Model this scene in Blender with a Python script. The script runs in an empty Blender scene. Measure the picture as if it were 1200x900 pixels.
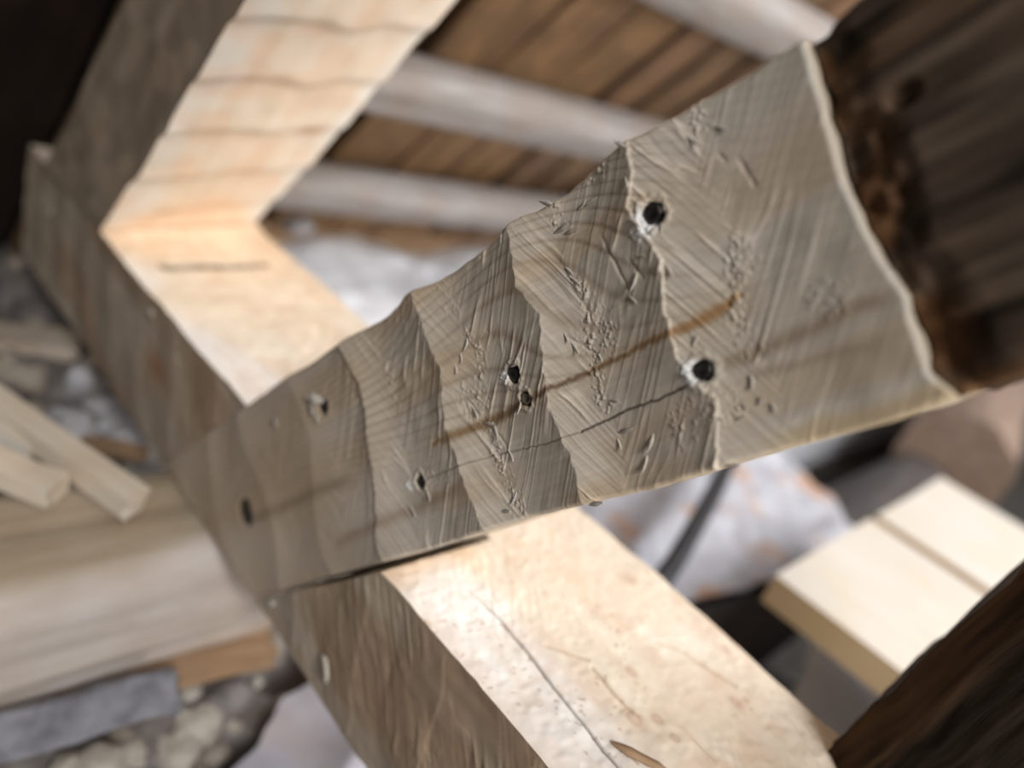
import bpy, math, random
import numpy as np
from mathutils import Matrix, Vector

random.seed(7)
RNG = np.random.default_rng(11)
scene = bpy.context.scene
COL = scene.collection

# ------------------------------------------------------------------ camera
# World: X runs along the tie beam towards the viewer, Y into the attic, Z up; the tie beam's top is z = 0.
CAM = np.array([0.29514540728820815, -0.2979142473221189, 0.3476210656624423])
ROT = np.array([[0.6396953351119619, 0.6993272845060319, 0.318953331039845],
                [0.5130581597750092, -0.07950950523775241, -0.8546634210407792],
                [-0.5723296278581727, 0.7103658126080298, -0.4096574292667688]])
FPX = 905.43
cam_data = bpy.data.cameras.new('camera')
cam = bpy.data.objects.new('camera', cam_data)
COL.objects.link(cam)
mw = Matrix.Identity(4)
for r in range(3):
    mw[r][0] = ROT[0][r]
    mw[r][1] = -ROT[1][r]
    mw[r][2] = -ROT[2][r]
    mw[r][3] = CAM[r]
cam.matrix_world = mw
cam_data.sensor_fit = 'HORIZONTAL'
cam_data.sensor_width = 36.0
cam_data.lens = FPX / 1200 * 36.0
cam_data.clip_start = 0.01
cam_data.dof.use_dof = True
cam_data.dof.focus_distance = 0.405
cam_data.dof.aperture_fstop = 2.3
scene.camera = cam

# ------------------------------------------------------------------ light
world = bpy.data.worlds.new('world')
scene.world = world
world.use_nodes = True
bg = world.node_tree.nodes['Background']
bg.inputs[0].default_value = (0.93, 0.96, 1.0, 1)
bg.inputs[1].default_value = 0.10


def area(name, loc, target, size, power, color):
    d = bpy.data.lights.new(name, 'AREA')
    d.shape = 'RECTANGLE'
    d.size, d.size_y = size
    d.energy = power
    d.color = color
    o = bpy.data.objects.new(name, d)
    COL.objects.link(o)
    o.location = loc
    o.rotation_euler = (Vector(target) - Vector(loc)).to_track_quat('-Z', 'Y').to_euler()
    return o


# daylight: an open hatch on the far long side, the open gable behind the viewer, plus an added near-side light raking the front faces
area('hatch_daylight', (1.35, 2.4, 1.95), (-0.3, 0.2, 0.0), (1.2, 1.0), 104, (0.97, 0.98, 1.0))
area('gable_daylight', (2.7, 1.1, 0.5), (-0.4, 0.15, 0.1), (1.0, 1.0), 66, (1.0, 0.92, 0.83))
area('added_side_light', (2.0, -0.95, 1.9), (0.0, 0.0, 0.15), (0.7, 0.7), 66, (1.0, 0.985, 0.97))
scene.view_settings.view_transform = 'Standard'
scene.view_settings.look = 'None'
scene.view_settings.gamma = 1.0
scene.view_settings.use_curve_mapping = False
scene.view_settings.exposure = 0.0


# ------------------------------------------------------------------ helpers
def at(px, py, n=(0, 1, 0), c=0.0):
    """point where the sight line of a pixel meets the plane n.P = c"""
    d = ROT.T @ np.array([(px - 600) / FPX, (py - 450) / FPX, 1.0])
    n = np.array(n, float)
    return CAM + d * ((c - n @ CAM) / (n @ d))


def _hash(ix, iy, iz, seed):
    h = (ix * 374761393 + iy * 668265263 + iz * 2147483647 + seed * 1274126177) & 0xFFFFFFFF
    h = ((h ^ (h >> 13)) * 1274126177) & 0xFFFFFFFF
    h = ((h ^ (h >> 16)) * 2246822519) & 0xFFFFFFFF
    return ((h ^ (h >> 15)) & 0xFFFFFF) / float(0xFFFFFF)


def vn2(x, y, seed=0):
    x = np.asarray(x, float); y = np.asarray(y, float)
    ix = np.floor(x).astype(np.int64); iy = np.floor(y).astype(np.int64)
    fx = x - ix; fy = y - iy
    fx = fx * fx * (3 - 2 * fx); fy = fy * fy * (3 - 2 * fy)
    a = _hash(ix, iy, 0, seed); b = _hash(ix + 1, iy, 0, seed)
    c = _hash(ix, iy + 1, 0, seed); d = _hash(ix + 1, iy + 1, 0, seed)
    return (a * (1 - fx) + b * fx) * (1 - fy) + (c * (1 - fx) + d * fx) * fy


def vn3(P, scale, seed=0):
    P = np.asarray(P, float) * scale
    i = np.floor(P).astype(np.int64); f = P - i
    f = f * f * (3 - 2 * f)
    out = 0
    for dx in (0, 1):
        for dy in (0, 1):
            for dz in (0, 1):
                w = (f[..., 0] if dx else 1 - f[..., 0]) * (f[..., 1] if dy else 1 - f[..., 1]) * (f[..., 2] if dz else 1 - f[..., 2])
                out = out + w * _hash(i[..., 0] + dx, i[..., 1] + dy, i[..., 2] + dz, seed)
    return out


def vec3(P, scale, amp, seed=0):
    return np.stack([vn3(P, scale, seed + k * 17) - .5 for k in range(3)], -1) * 2 * amp


def sstep(a, b, x):
    t = np.clip((x - a) / (b - a), 0, 1)
    return t * t * (3 - 2 * t)


def pdist(Px, Py, poly):
    """distance and running parameter to a polyline"""
    best = np.full(Px.shape, 1e9); tt = np.zeros(Px.shape)
    n = len(poly) - 1
    for k in range(n):
        a = np.array(poly[k]); b = np.array(poly[k + 1]); d = b - a
        u = np.clip(((Px - a[0]) * d[0] + (Py - a[1]) * d[1]) / (d @ d), 0, 1)
        q = np.hypot(Px - a[0] - u * d[0], Py - a[1] - u * d[1])
        m = q < best
        best = np.where(m, q, best); tt = np.where(m, (k + u) / n, tt)
    return best, tt


class MB:
    """collects grids of vertices; build() links them as one mesh object"""
    def __init__(self):
        self.v = []; self.f = []; self.w = []; self.c = []; self.n = 0

    def grid(self, P, wc=None, col=None, flip=False, closed_v=False):
        nu, nv = P.shape[:2]
        idx = np.arange(nu * nv).reshape(nu, nv) + self.n
        if closed_v:
            idx = np.concatenate([idx, idx[:, :1]], 1)
        a, b, c, d = idx[:-1, :-1], idx[1:, :-1], idx[1:, 1:], idx[:-1, 1:]
        q = np.stack([a, d, c, b] if flip else [a, b, c, d], -1).reshape(-1, 4)
        self.v.append(P.reshape(-1, 3)); self.f.append(q)
        self.w.append((P if wc is None else wc).reshape(-1, 3))
        self.c.append(np.ones((nu * nv, 3)) if col is None else col.reshape(-1, 3))
        self.n += nu * nv
        return self

    def build(self, name, mat, parent=None, smooth=True, base=None, kind=None, label=None, cat=None, group=None):
        V = np.concatenate(self.v); F = np.concatenate(self.f)
        Wc = np.concatenate(self.w); Cc = np.concatenate(self.c)
        if parent is not None:
            o0 = np.array(parent.matrix_world.translation) if parent.parent is None else np.array(parent['_org'])
        elif base is not None:
            o0 = np.array(base, float)
        else:
            o0 = np.array([(V[:, 0].min() + V[:, 0].max()) / 2, (V[:, 1].min() + V[:, 1].max()) / 2, V[:, 2].min()])
        me = bpy.data.meshes.new(name)
        me.vertices.add(len(V)); me.loops.add(F.size); me.polygons.add(len(F))
        me.vertices.foreach_set('co', (V - o0).ravel().astype(np.float32))
        me.loops.foreach_set('vertex_index', F.ravel().astype(np.int32))
        me.polygons.foreach_set('loop_start', (np.arange(len(F)) * 4).astype(np.int32))
        me.polygons.foreach_set('use_smooth', np.full(len(F), smooth))
        a = me.attributes.new('wc', 'FLOAT_VECTOR', 'POINT')
        a.data.foreach_set('vector', Wc.ravel().astype(np.float32))
        a = me.attributes.new('Col', 'FLOAT_COLOR', 'POINT')
        a.data.foreach_set('color', np.concatenate([Cc, np.ones((len(Cc), 1))], 1).ravel().astype(np.float32))
        me.update(calc_edges=True)
        me.materials.append(mat)
        o = bpy.data.objects.new(name, me)
        COL.objects.link(o)
        if parent is not None:
            o.parent = parent
        else:
            o.location = o0
        tag(o, label, cat, group, kind)
        return o


def tag(o, label=None, cat=None, group=None, kind=None):
    if label: o['label'] = label
    if cat: o['category'] = cat
    if group: o['group'] = group
    if kind: o['kind'] = kind
    return o


def empty(name, loc, label, cat, group=None):
    o = bpy.data.objects.new(name, None)
    o.empty_display_size = 0.02
    COL.objects.link(o)
    o.location = loc
    o.matrix_world = Matrix.Translation(Vector([float(x) for x in loc]))
    return tag(o, label, cat, group)


def hexa(mb, fn, a, b, c, disp=None, wc=None, col=None, faces='xXyYzZ'):
    """six displaced grids over the unit-parameter box fn(a,b,c); a along, b across, c up"""
    a = np.asarray(a, float); b = np.asarray(b, float); c = np.asarray(c, float)

    def face(A, Bp, Cp, flip, tagname):
        P = fn(A, Bp, Cp)
        D = P + (disp(P, tagname, A, Bp, Cp) if disp else 0)
        W = wc(P, A, Bp, Cp) if wc else P
        K = col(P, tagname, A, Bp, Cp) if col else None
        mb.grid(D, W, K, flip)
    one = np.ones
    if 'x' in faces or 'X' in faces:
        g1, g2 = np.meshgrid(b, c, indexing='ij')
        if 'x' in faces: face(np.full_like(g1, a[0]), g1, g2, True, 'x')
        if 'X' in faces: face(np.full_like(g1, a[-1]), g1, g2, False, 'X')
    if 'y' in faces or 'Y' in faces:
        g1, g2 = np.meshgrid(a, c, indexing='ij')
        if 'y' in faces: face(g1, np.full_like(g1, b[0]), g2, False, 'y')
        if 'Y' in faces: face(g1, np.full_like(g1, b[-1]), g2, True, 'Y')
    if 'z' in faces or 'Z' in faces:
        g1, g2 = np.meshgrid(a, b, indexing='ij')
        if 'z' in faces: face(g1, g2, np.full_like(g1, c[0]), True, 'z')
        if 'Z' in faces: face(g1, g2, np.full_like(g1, c[-1]), False, 'Z')
    return mb


def timber(p0, p1, side, w, h, na=24, nb=4, nc=4, rough=0.0015, seed=0, ends=0.0):
    """sawn or hewn length from p0 to p1 (axis through the middle); 'side' = rough across direction"""
    p0 = np.array(p0, float); p1 = np.array(p1, float)
    d = p1 - p0; L = np.linalg.norm(d); d /= L
    s = np.array(side, float); s -= d * (s @ d); s /= np.linalg.norm(s)
    u = np.cross(d, s)
    off = random.random() * 9

    def fn(A, Bq, Cq):
        return p0 + A[..., None] * L * d + ((Bq - .5) * w)[..., None] * s + ((Cq - .5) * h)[..., None] * u

    def dp(P, t, A, Bq, Cq):
        r = vec3(P, 14, rough * 2.0, seed) + vec3(P, 60, rough * .7, seed + 5)
        if ends:
            e = np.maximum(sstep(.06, 0, A), sstep(.94, 1, A)) * (vn3(P, 170, seed + 3) - .5) * ends * 2
            r = r + e[..., None] * d
        return r

    def wcf(P, A, Bq, Cq):
        return np.stack([A * L + off, (Bq - .5) * w + off * 1.7, (Cq - .5) * h + off * .6], -1)
    mb = MB()
    hexa(mb, fn, np.linspace(0, 1, na), np.linspace(0, 1, nb), np.linspace(0, 1, nc), dp, wcf)
    return mb


def roundlog(p0, p1, r0, r1, na=60, nv=40, rough=0.004, seed=0, sq=2.0, flat=1.0, up=(0, 0, 1)):
    """round or squared-off pole with displaced bark-less surface and end caps"""
    p0 = np.array(p0, float); p1 = np.array(p1, float)
    d = p1 - p0; L = np.linalg.norm(d); d /= L
    up = np.array(up, float); s = np.cross(d, up); s /= np.linalg.norm(s); u = np.cross(s, d)
    off = random.random() * 9
    t = np.linspace(0, 1, na)[:, None]; an = (np.arange(nv) / nv * 2 * np.pi)[None, :]
    R = (r0 + (r1 - r0) * t)
    sup = (np.abs(np.cos(an)) ** sq + np.abs(np.sin(an)) ** sq) ** (-1 / sq)

    def ring(t, R, k=1.0):
        cx = R * sup * np.cos(an) * k; cy = R * sup * np.sin(an) * k * flat
        P = p0 + (t * L)[..., None] * d + cx[..., None] * s + cy[..., None] * u
        Q = np.stack([np.broadcast_to(t * L * 3, cx.shape), cx * 25, cy * 25], -1)
        n = (vn3(Q, 1.0, seed) - .5) * 2 * rough + (vn3(Q * np.array([2, 5, 5]), 1.0, seed + 3) - .5) * rough * 1.2
        dirv = np.cos(an)[..., None] * s + np.sin(an)[..., None] * u
        P = P + n[..., None] * dirv
        wc = np.stack([np.broadcast_to(t * L + off, cx.shape), cx + off, cy + off * .5], -1)
        return P, wc
    mb = MB()
    P, wc = ring(t + 0 * an, R + 0 * an)
    mb.grid(P, wc, closed_v=True, flip=True)
    for tv, Rv, fl in ((0.0, r0, True), (1.0, r1, False)):
        k = np.array([0.02, .5, .8, 1.0])[:, None]
        Ps = [ring(np.full_like(an, tv), np.full_like(an, Rv), kk) for kk in k[:, 0]]
        mb.grid(np.concatenate([q[0] for q in Ps]), np.concatenate([q[1] for q in Ps]), closed_v=True, flip=fl)
    return mb


# ------------------------------------------------------------------ materials
def wood(name, c1, c2, c3=None, along=5.0, across=70.0, rough=.65, bump=.25, use_col=False, blotch=.35, spec=.3, bumpd=.002):
    m = bpy.data.materials.new(name); m.use_nodes = True
    nt = m.node_tree; N = nt.nodes; L = nt.links
    b = N['Principled BSDF']
    b.inputs['Roughness'].default_value = rough
    b.inputs['Specular IOR Level'].default_value = spec
    at_ = N.new('ShaderNodeAttribute'); at_.attribute_name = 'wc'
    mp = N.new('ShaderNodeMapping'); mp.inputs['Scale'].default_value = (along, across, across)
    L.new(at_.outputs['Vector'], mp.inputs['Vector'])
    n1 = N.new('ShaderNodeTexNoise'); n1.inputs['Scale'].default_value = 1.0; n1.inputs['Detail'].default_value = 6
    n1.inputs['Roughness'].default_value = .6; n1.inputs['Distortion'].default_value = .4
    L.new(mp.outputs[0], n1.inputs['Vector'])
    cr = N.new('ShaderNodeValToRGB')
    cr.color_ramp.elements[0].position = .3; cr.color_ramp.elements[0].color = (*c1, 1)
    cr.color_ramp.elements[1].position = .7; cr.color_ramp.elements[1].color = (*c2, 1)
    L.new(n1.outputs['Fac'], cr.inputs[0])
    n2 = N.new('ShaderNodeTexNoise'); n2.inputs['Scale'].default_value = 14.0; n2.inputs['Detail'].default_value = 4
    L.new(at_.outputs['Vector'], n2.inputs['Vector'])
    r2 = N.new('ShaderNodeMapRange'); r2.inputs[1].default_value = .42; r2.inputs[2].default_value = .68
    r2.inputs[4].default_value = blotch
    L.new(n2.outputs['Fac'], r2.inputs[0])
    mx = N.new('ShaderNodeMix'); mx.data_type = 'RGBA'
    L.new(r2.outputs[0], mx.inputs[0]); L.new(cr.outputs[0], mx.inputs[6])
    mx.inputs[7].default_value = (*(c3 or c1), 1)
    out = mx.outputs[2]
    if use_col:
        ac = N.new('ShaderNodeAttribute'); ac.attribute_name = 'Col'
        ml = N.new('ShaderNodeMix'); ml.data_type = 'RGBA'; ml.blend_type = 'MULTIPLY'; ml.inputs[0].default_value = 1
        L.new(out, ml.inputs[6]); L.new(ac.outputs['Color'], ml.inputs[7])
        out = ml.outputs[2]
    L.new(out, b.inputs['Base Color'])
    if bump:
        bp = N.new('ShaderNodeBump'); bp.inputs['Strength'].default_value = bump; bp.inputs['Distance'].default_value = bumpd
        L.new(n1.outputs['Fac'], bp.inputs['Height']); L.new(bp.outputs[0], b.inputs['Normal'])
    return m


def plain(name, c1, c2, scale=40, rough=.8, metal=0, bump=.3):
    m = bpy.data.materials.new(name); m.use_nodes = True
    nt = m.node_tree; N = nt.nodes; L = nt.links; b = N['Principled BSDF']
    b.inputs['Roughness'].default_value = rough; b.inputs['Metallic'].default_value = metal
    at_ = N.new('ShaderNodeAttribute'); at_.attribute_name = 'wc'
    n1 = N.new('ShaderNodeTexNoise'); n1.inputs['Scale'].default_value = scale; n1.inputs['Detail'].default_value = 5
    L.new(at_.outputs['Vector'], n1.inputs['Vector'])
    cr = N.new('ShaderNodeValToRGB')
    cr.color_ramp.elements[0].position = .35; cr.color_ramp.elements[0].color = (*c1, 1)
    cr.color_ramp.elements[1].position = .65; cr.color_ramp.elements[1].color = (*c2, 1)
    L.new(n1.outputs['Fac'], cr.inputs[0]); L.new(cr.outputs[0], b.inputs['Base Color'])
    bp = N.new('ShaderNodeBump'); bp.inputs['Strength'].default_value = bump; bp.inputs['Distance'].default_value = .004
    L.new(n1.outputs['Fac'], bp.inputs['Height']); L.new(bp.outputs[0], b.inputs['Normal'])
    return m


M_FRESH = wood('fresh_hewn_pine', (.93, .91, .88), (1, 1, 1), (.90, .86, .82), 30, 420, .55, .10, use_col=True, blotch=.4, bumpd=.001)
M_PINE = wood('fresh_pine', (.72, .61, .48), (.80, .72, .61), (.74, .59, .44), 6, 60, .6, .12, use_col=True, blotch=.55)
M_RAFT = wood('rafter_pine', (.70, .58, .44), (.78, .68, .56), (.74, .58, .44), 6, 50, .6, .12, use_col=True, blotch=.5)
M_PLANED = wood('planed_spruce', (.61, .56, .49), (.67, .635, .58), (.63, .54, .41), 3, 60, .5, .03, use_col=True, blotch=.5)
M_OLD = wood('old_dark_oak', (.020, .013, .009), (.085, .062, .045), (.050, .030, .018), 9, 110, .75, .8, use_col=True, blotch=.6, bumpd=.004, spec=.15)
M_POST = wood('old_dark_post', (.006, .004, .003), (.026, .018, .012), (.014, .010, .006), 8, 120, .75, .8, use_col=True, blotch=.5, bumpd=.003, spec=.1)
M_GREY = wood('weathered_grey_wood', (.20, .18, .17), (.36, .34, .33), (.24, .18, .14), 6, 70, .7, .4, blotch=.5)
M_ROOF = wood('brown_roof_board', (.13, .078, .042), (.27, .17, .095), (.085, .058, .042), 4, 45, .75, .3, use_col=True, blotch=.6)
M_LOG = wood('pale_old_log', (.42, .34, .26), (.60, .53, .46), (.44, .35, .26), 5, 45, .75, .5, use_col=True, blotch=.7)
M_LOGD = wood('dark_grey_log', (.035, .033, .034), (.09, .08, .078), (.08, .06, .05), 4, 40, .8, .5, blotch=.6)
M_LOGB = wood('brown_log', (.17, .12, .09), (.30, .22, .18), (.26, .18, .13), 4, 40, .8, .5, blotch=.6)
M_ORNG = wood('orange_brown_wood', (.26, .16, .09), (.42, .28, .17), (.22, .14, .09), 5, 60, .7, .4)
M_BARK = plain('dark_soil', (.025, .022, .020), (.07, .06, .05), 30, .95)
M_SLATE = plain('blue_grey_slate', (.13, .13, .15), (.26, .26, .29), 45, .75)
M_STONE = plain('pale_lime_stone', (.30, .29, .30), (.50, .49, .52), 40, .9)
M_BEIGE = plain('beige_mortar', (.30, .27, .23), (.46, .42, .37), 60, .95)
M_NAIL = plain('black_iron', (.012, .012, .012), (.05, .045, .04), 300, .38, .6)
M_STUB = plain('clipped_iron', (.10, .085, .07), (.30, .27, .22), 300, .35, .7)
M_CABLE = plain('black_rubber', (.02, .02, .022), (.035, .035, .04), 80, .6)
M_SHEET = None


def sheet_mat(name, base, patch, dark, pf=.62, scale=7):
    m = bpy.data.materials.new(name); m.use_nodes = True
    nt = m.node_tree; N = nt.nodes; L = nt.links; b = N['Principled BSDF']
    b.inputs['Roughness'].default_value = .55
    at_ = N.new('ShaderNodeAttribute'); at_.attribute_name = 'wc'
    n1 = N.new('ShaderNodeTexNoise'); n1.inputs['Scale'].default_value = scale; n1.inputs['Detail'].default_value = 3
    n2 = N.new('ShaderNodeTexNoise'); n2.inputs['Scale'].default_value = scale * 2.2; n2.inputs['Detail'].default_value = 4
    mp = N.new('ShaderNodeMapping'); mp.inputs['Location'].default_value = (3.1, 7.7, 1.3)
    L.new(at_.outputs['Vector'], n1.inputs['Vector']); L.new(at_.outputs['Vector'], mp.inputs['Vector']); L.new(mp.outputs[0], n2.inputs['Vector'])
    r1 = N.new('ShaderNodeMapRange'); r1.inputs[1].default_value = pf; r1.inputs[2].default_value = pf + .08
    L.new(n1.outputs['Fac'], r1.inputs[0])
    r2 = N.new('ShaderNodeMapRange'); r2.inputs[1].default_value = .5; r2.inputs[2].default_value = .75
    L.new(n2.outputs['Fac'], r2.inputs[0])
    m1 = N.new('ShaderNodeMix'); m1.data_type = 'RGBA'; m1.inputs[6].default_value = (*base, 1); m1.inputs[7].default_value = (*dark, 1)
    L.new(r2.outputs[0], m1.inputs[0])
    m2 = N.new('ShaderNodeMix'); m2.data_type = 'RGBA'; m2.inputs[7].default_value = (*patch, 1)
    L.new(r1.outputs[0], m2.inputs[0]); L.new(m1.outputs[2], m2.inputs[6]); L.new(m2.outputs[2], b.inputs['Base Color'])
    return m


M_SHEET = sheet_mat('grey_white_sheet', (.50, .50, .545), (.52, .33, .24), (.38, .38, .43), .56, 9)
M_WOOL = sheet_mat('grey_white_plaster', (.72, .73, .77), (.62, .56, .52), (.55, .55, .59), .66, 4)
M_MAUVE = sheet_mat('mauve_sheet', (.40, .39, .45), (.34, .31, .32), (.31, .30, .34), .62, 6)
M_RUBBLE = sheet_mat('rubble', (.15, .13, .12), (.34, .29, .23), (.07, .065, .06), .55, 22)

# ------------------------------------------------------------------ truss geometry
TH = 0.8554839532816015               # slope of the brace
B = np.array([math.cos(TH), 0, math.sin(TH)])
WN = np.array([-math.sin(TH), 0, math.cos(TH)])
W = 0.152                              # brace width
H = 0.1473                             # tie height
D = 0.2099                             # tie depth
T = 0.10                               # brace thickness = lap depth
NX0, NX1 = -0.84, 0.75                 # tie ends


def sw(px, py):
    P = at(px, py)
    return np.array([P @ B, P @ WN])


# ------------------------------------------------------------------ setting: floor, roof underside, eaves
mb = MB()
hexa(mb, lambda a, b, c: np.stack([-2.2 + 4.6 * a, -2.2 + 6.4 * b, -.62 + .06 * c], -1),
     np.linspace(0, 1, 24), np.linspace(0, 1, 32), [0, 1])
mb.build('floor', M_BARK, kind='structure', label='dark dusty attic floor under the timbers')

RA = math.radians(50.5)
RB = np.array([math.cos(RA), 0, math.sin(RA)]); RN = np.array([-math.sin(RA), 0, math.cos(RA)])
RP0 = np.array([-.556, 0, 0])
roof = empty('ceiling', RP0 + RN * .27 - RB * .5, 'brown board underside of the sloping roof', None)
roof['kind'] = 'structure'
if 'category' in roof: del roof['category']
mb = MB()
hexa(mb, lambda a, b, c: RP0 + RN * .275 + RN * .012 * c[..., None] + RB * (-.75 + 2.6 * a)[..., None] + np.array([0, 1, 0]) * (-1.5 + 5.2 * b)[..., None],
     [0, 1], [0, 1], [0, 1])
mb.build('roof_underlay', M_BARK, roof)
y = -1.45
k = 0
while y < 3.5:
    wd = random.uniform(.085, .125)
    tint = np.array(random.choice([(1, 1, 1), (1.25, 1.2, 1.1), (.75, .75, .8), (.55, .52, .5), (1.1, 1.05, 1.1)])) * random.uniform(.85, 1.1)
    if y + wd / 2 < .06: tint = np.array([.13, .11, .11]) * random.uniform(.6, 1.5)   # shade left of the rafter painted in as near-black boards
    dz = random.uniform(-.006, .006)
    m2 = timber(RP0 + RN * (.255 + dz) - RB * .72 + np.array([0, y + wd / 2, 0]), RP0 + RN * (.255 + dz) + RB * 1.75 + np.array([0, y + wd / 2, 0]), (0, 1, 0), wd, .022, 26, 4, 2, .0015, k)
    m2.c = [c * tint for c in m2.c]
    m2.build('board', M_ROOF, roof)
    y += wd + random.uniform(.008, .030); k += 1

# purlin poles along Y, resting on the rafter's back
for k, (cx, cz, hw, lab) in enumerate([
        (-.628, .211, .040, 'grey squared purlin pole crossing the roof boards, middle of the three'),
        (-.805, .000, .036, 'lowest grey purlin pole, just above the pale plaster heap at the eaves'),
        (-.425, .462, .040, 'highest grey purlin pole, beside the dark old end of the brace')]):
    c = np.array([cx, 0, cz])
    # keep it lying on the rafter's back face (offset .155 + half thickness)
    offn = (c - RP0) @ RN
    c = c + RN * (.157 + hw - offn)
    roundlog(c + np.array([0, .045, 0]), c + np.array([0, 3.3, 0]), hw, hw * 1.05, 90, 36, .004, 30 + k, 3.4, 1.0, RB).build(
        'purlin_pole', M_GREY, label=lab, cat='pole', group='purlin poles under the roof boards')

# eaves board
timber((-1.0, .10, -.185), (-1.0, 3.2, -.185), (0, 0, 1), .10, .03, 60, 4, 3, .002, 77).build(
    'eaves_board', M_ORNG, label='brown eaves board behind the pale plaster heap', cat='board')


# ------------------------------------------------------------------ tie beam
def tie_disp(P, t, A, Bq, Cq):
    r = vec3(P, 9, .0022, 3) + vec3(P, 34, .0009, 8) + vec3(P, 120, .00035, 9)
    if t in 'yY':
        # hewn scallops on the sides
        x = P[..., 0] + .15 * P[..., 2] + .012 * (vn2(P[..., 2] * 30, P[..., 0] * 4, 5) - .5)
        q = (x / .085) % 1.0
        h = (np.abs(q - .4) - .3) * .004
        edge = sstep(0, .01, P[..., 2] + H) * sstep(0, .01, -P[..., 2])
        q2 = P[..., 0] * .8 + P[..., 2] * .55; q3 = -P[..., 0] * .55 + P[..., 2] * .8
        st = (1 - np.abs(2 * vn2(q2 * 260, q3 * 22, 4) - 1)) ** 5 * sstep(.45, .65, vn2(P[..., 0] * 22, P[..., 2] * 22, 6))
        r[..., 1] += (-1 if t == 'y' else 1) * (h + st * .0012) * edge
    if t == 'Z':
        edge = sstep(0, .012, P[..., 1]) * sstep(0, .012, D - P[..., 1])
        w = .0010 * (vn2(P[..., 0] * 55, P[..., 1] * 35, 2) - .5) + .0006 * (vn2(P[..., 0] * 260, P[..., 1] * 160, 12) - .5)
        w = w + .0009 * (1 - np.abs(2 * vn2(P[..., 0] * 90 + P[..., 1] * 120, P[..., 0] * 30 - P[..., 1] * 25, 14) - 1)) ** 7 * sstep(.5, .7, vn2(P[..., 0] * 14, P[..., 1] * 14, 15))
        r[..., 2] += w * edge
        d, tt = pdist(P[..., 0], P[..., 1], CRACK)
        r[..., 2] -= .0022 * np.exp(-(d / .0008) ** 2) * sstep(.0, .35, tt)
        d, tt = pdist(P[..., 0], P[..., 1], SLIT)
        r[..., 2] -= .010 * sstep(.007, .004, d)
        for poly in SCRATCH:
            d, tt = pdist(P[..., 0], P[..., 1], poly)
            r[..., 2] -= .0016 * np.exp(-(d / .0012) ** 2)
    return r


def top2(px, py):
    return tuple(at(px, py, (0, 0, 1), 0)[:2])


CRACK = [top2(*q) for q in ((480, 655), (548, 692), (590, 730), (640, 795), (680, 848), (724, 905))]
SLIT = [top2(*q) for q in ((193, 313), (250, 313), (306, 309))]
SCRATCH = [[top2(*q) for q in ((695, 785), (720, 815), (740, 835))],
           [top2(*q) for q in ((770, 755), (800, 765), (835, 790), (862, 805))],
           [top2(*q) for q in ((640, 758), (690, 775))]]
KNOTS = [(top2(743, 845), .008), (top2(740, 790), .006), (top2(770, 845), .006), (top2(500, 310 + 420), .004), (top2(735, 680), .007),
         (top2(860, 825), .006), (top2(790, 870), .005), (top2(850, 762), .005)]


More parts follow.
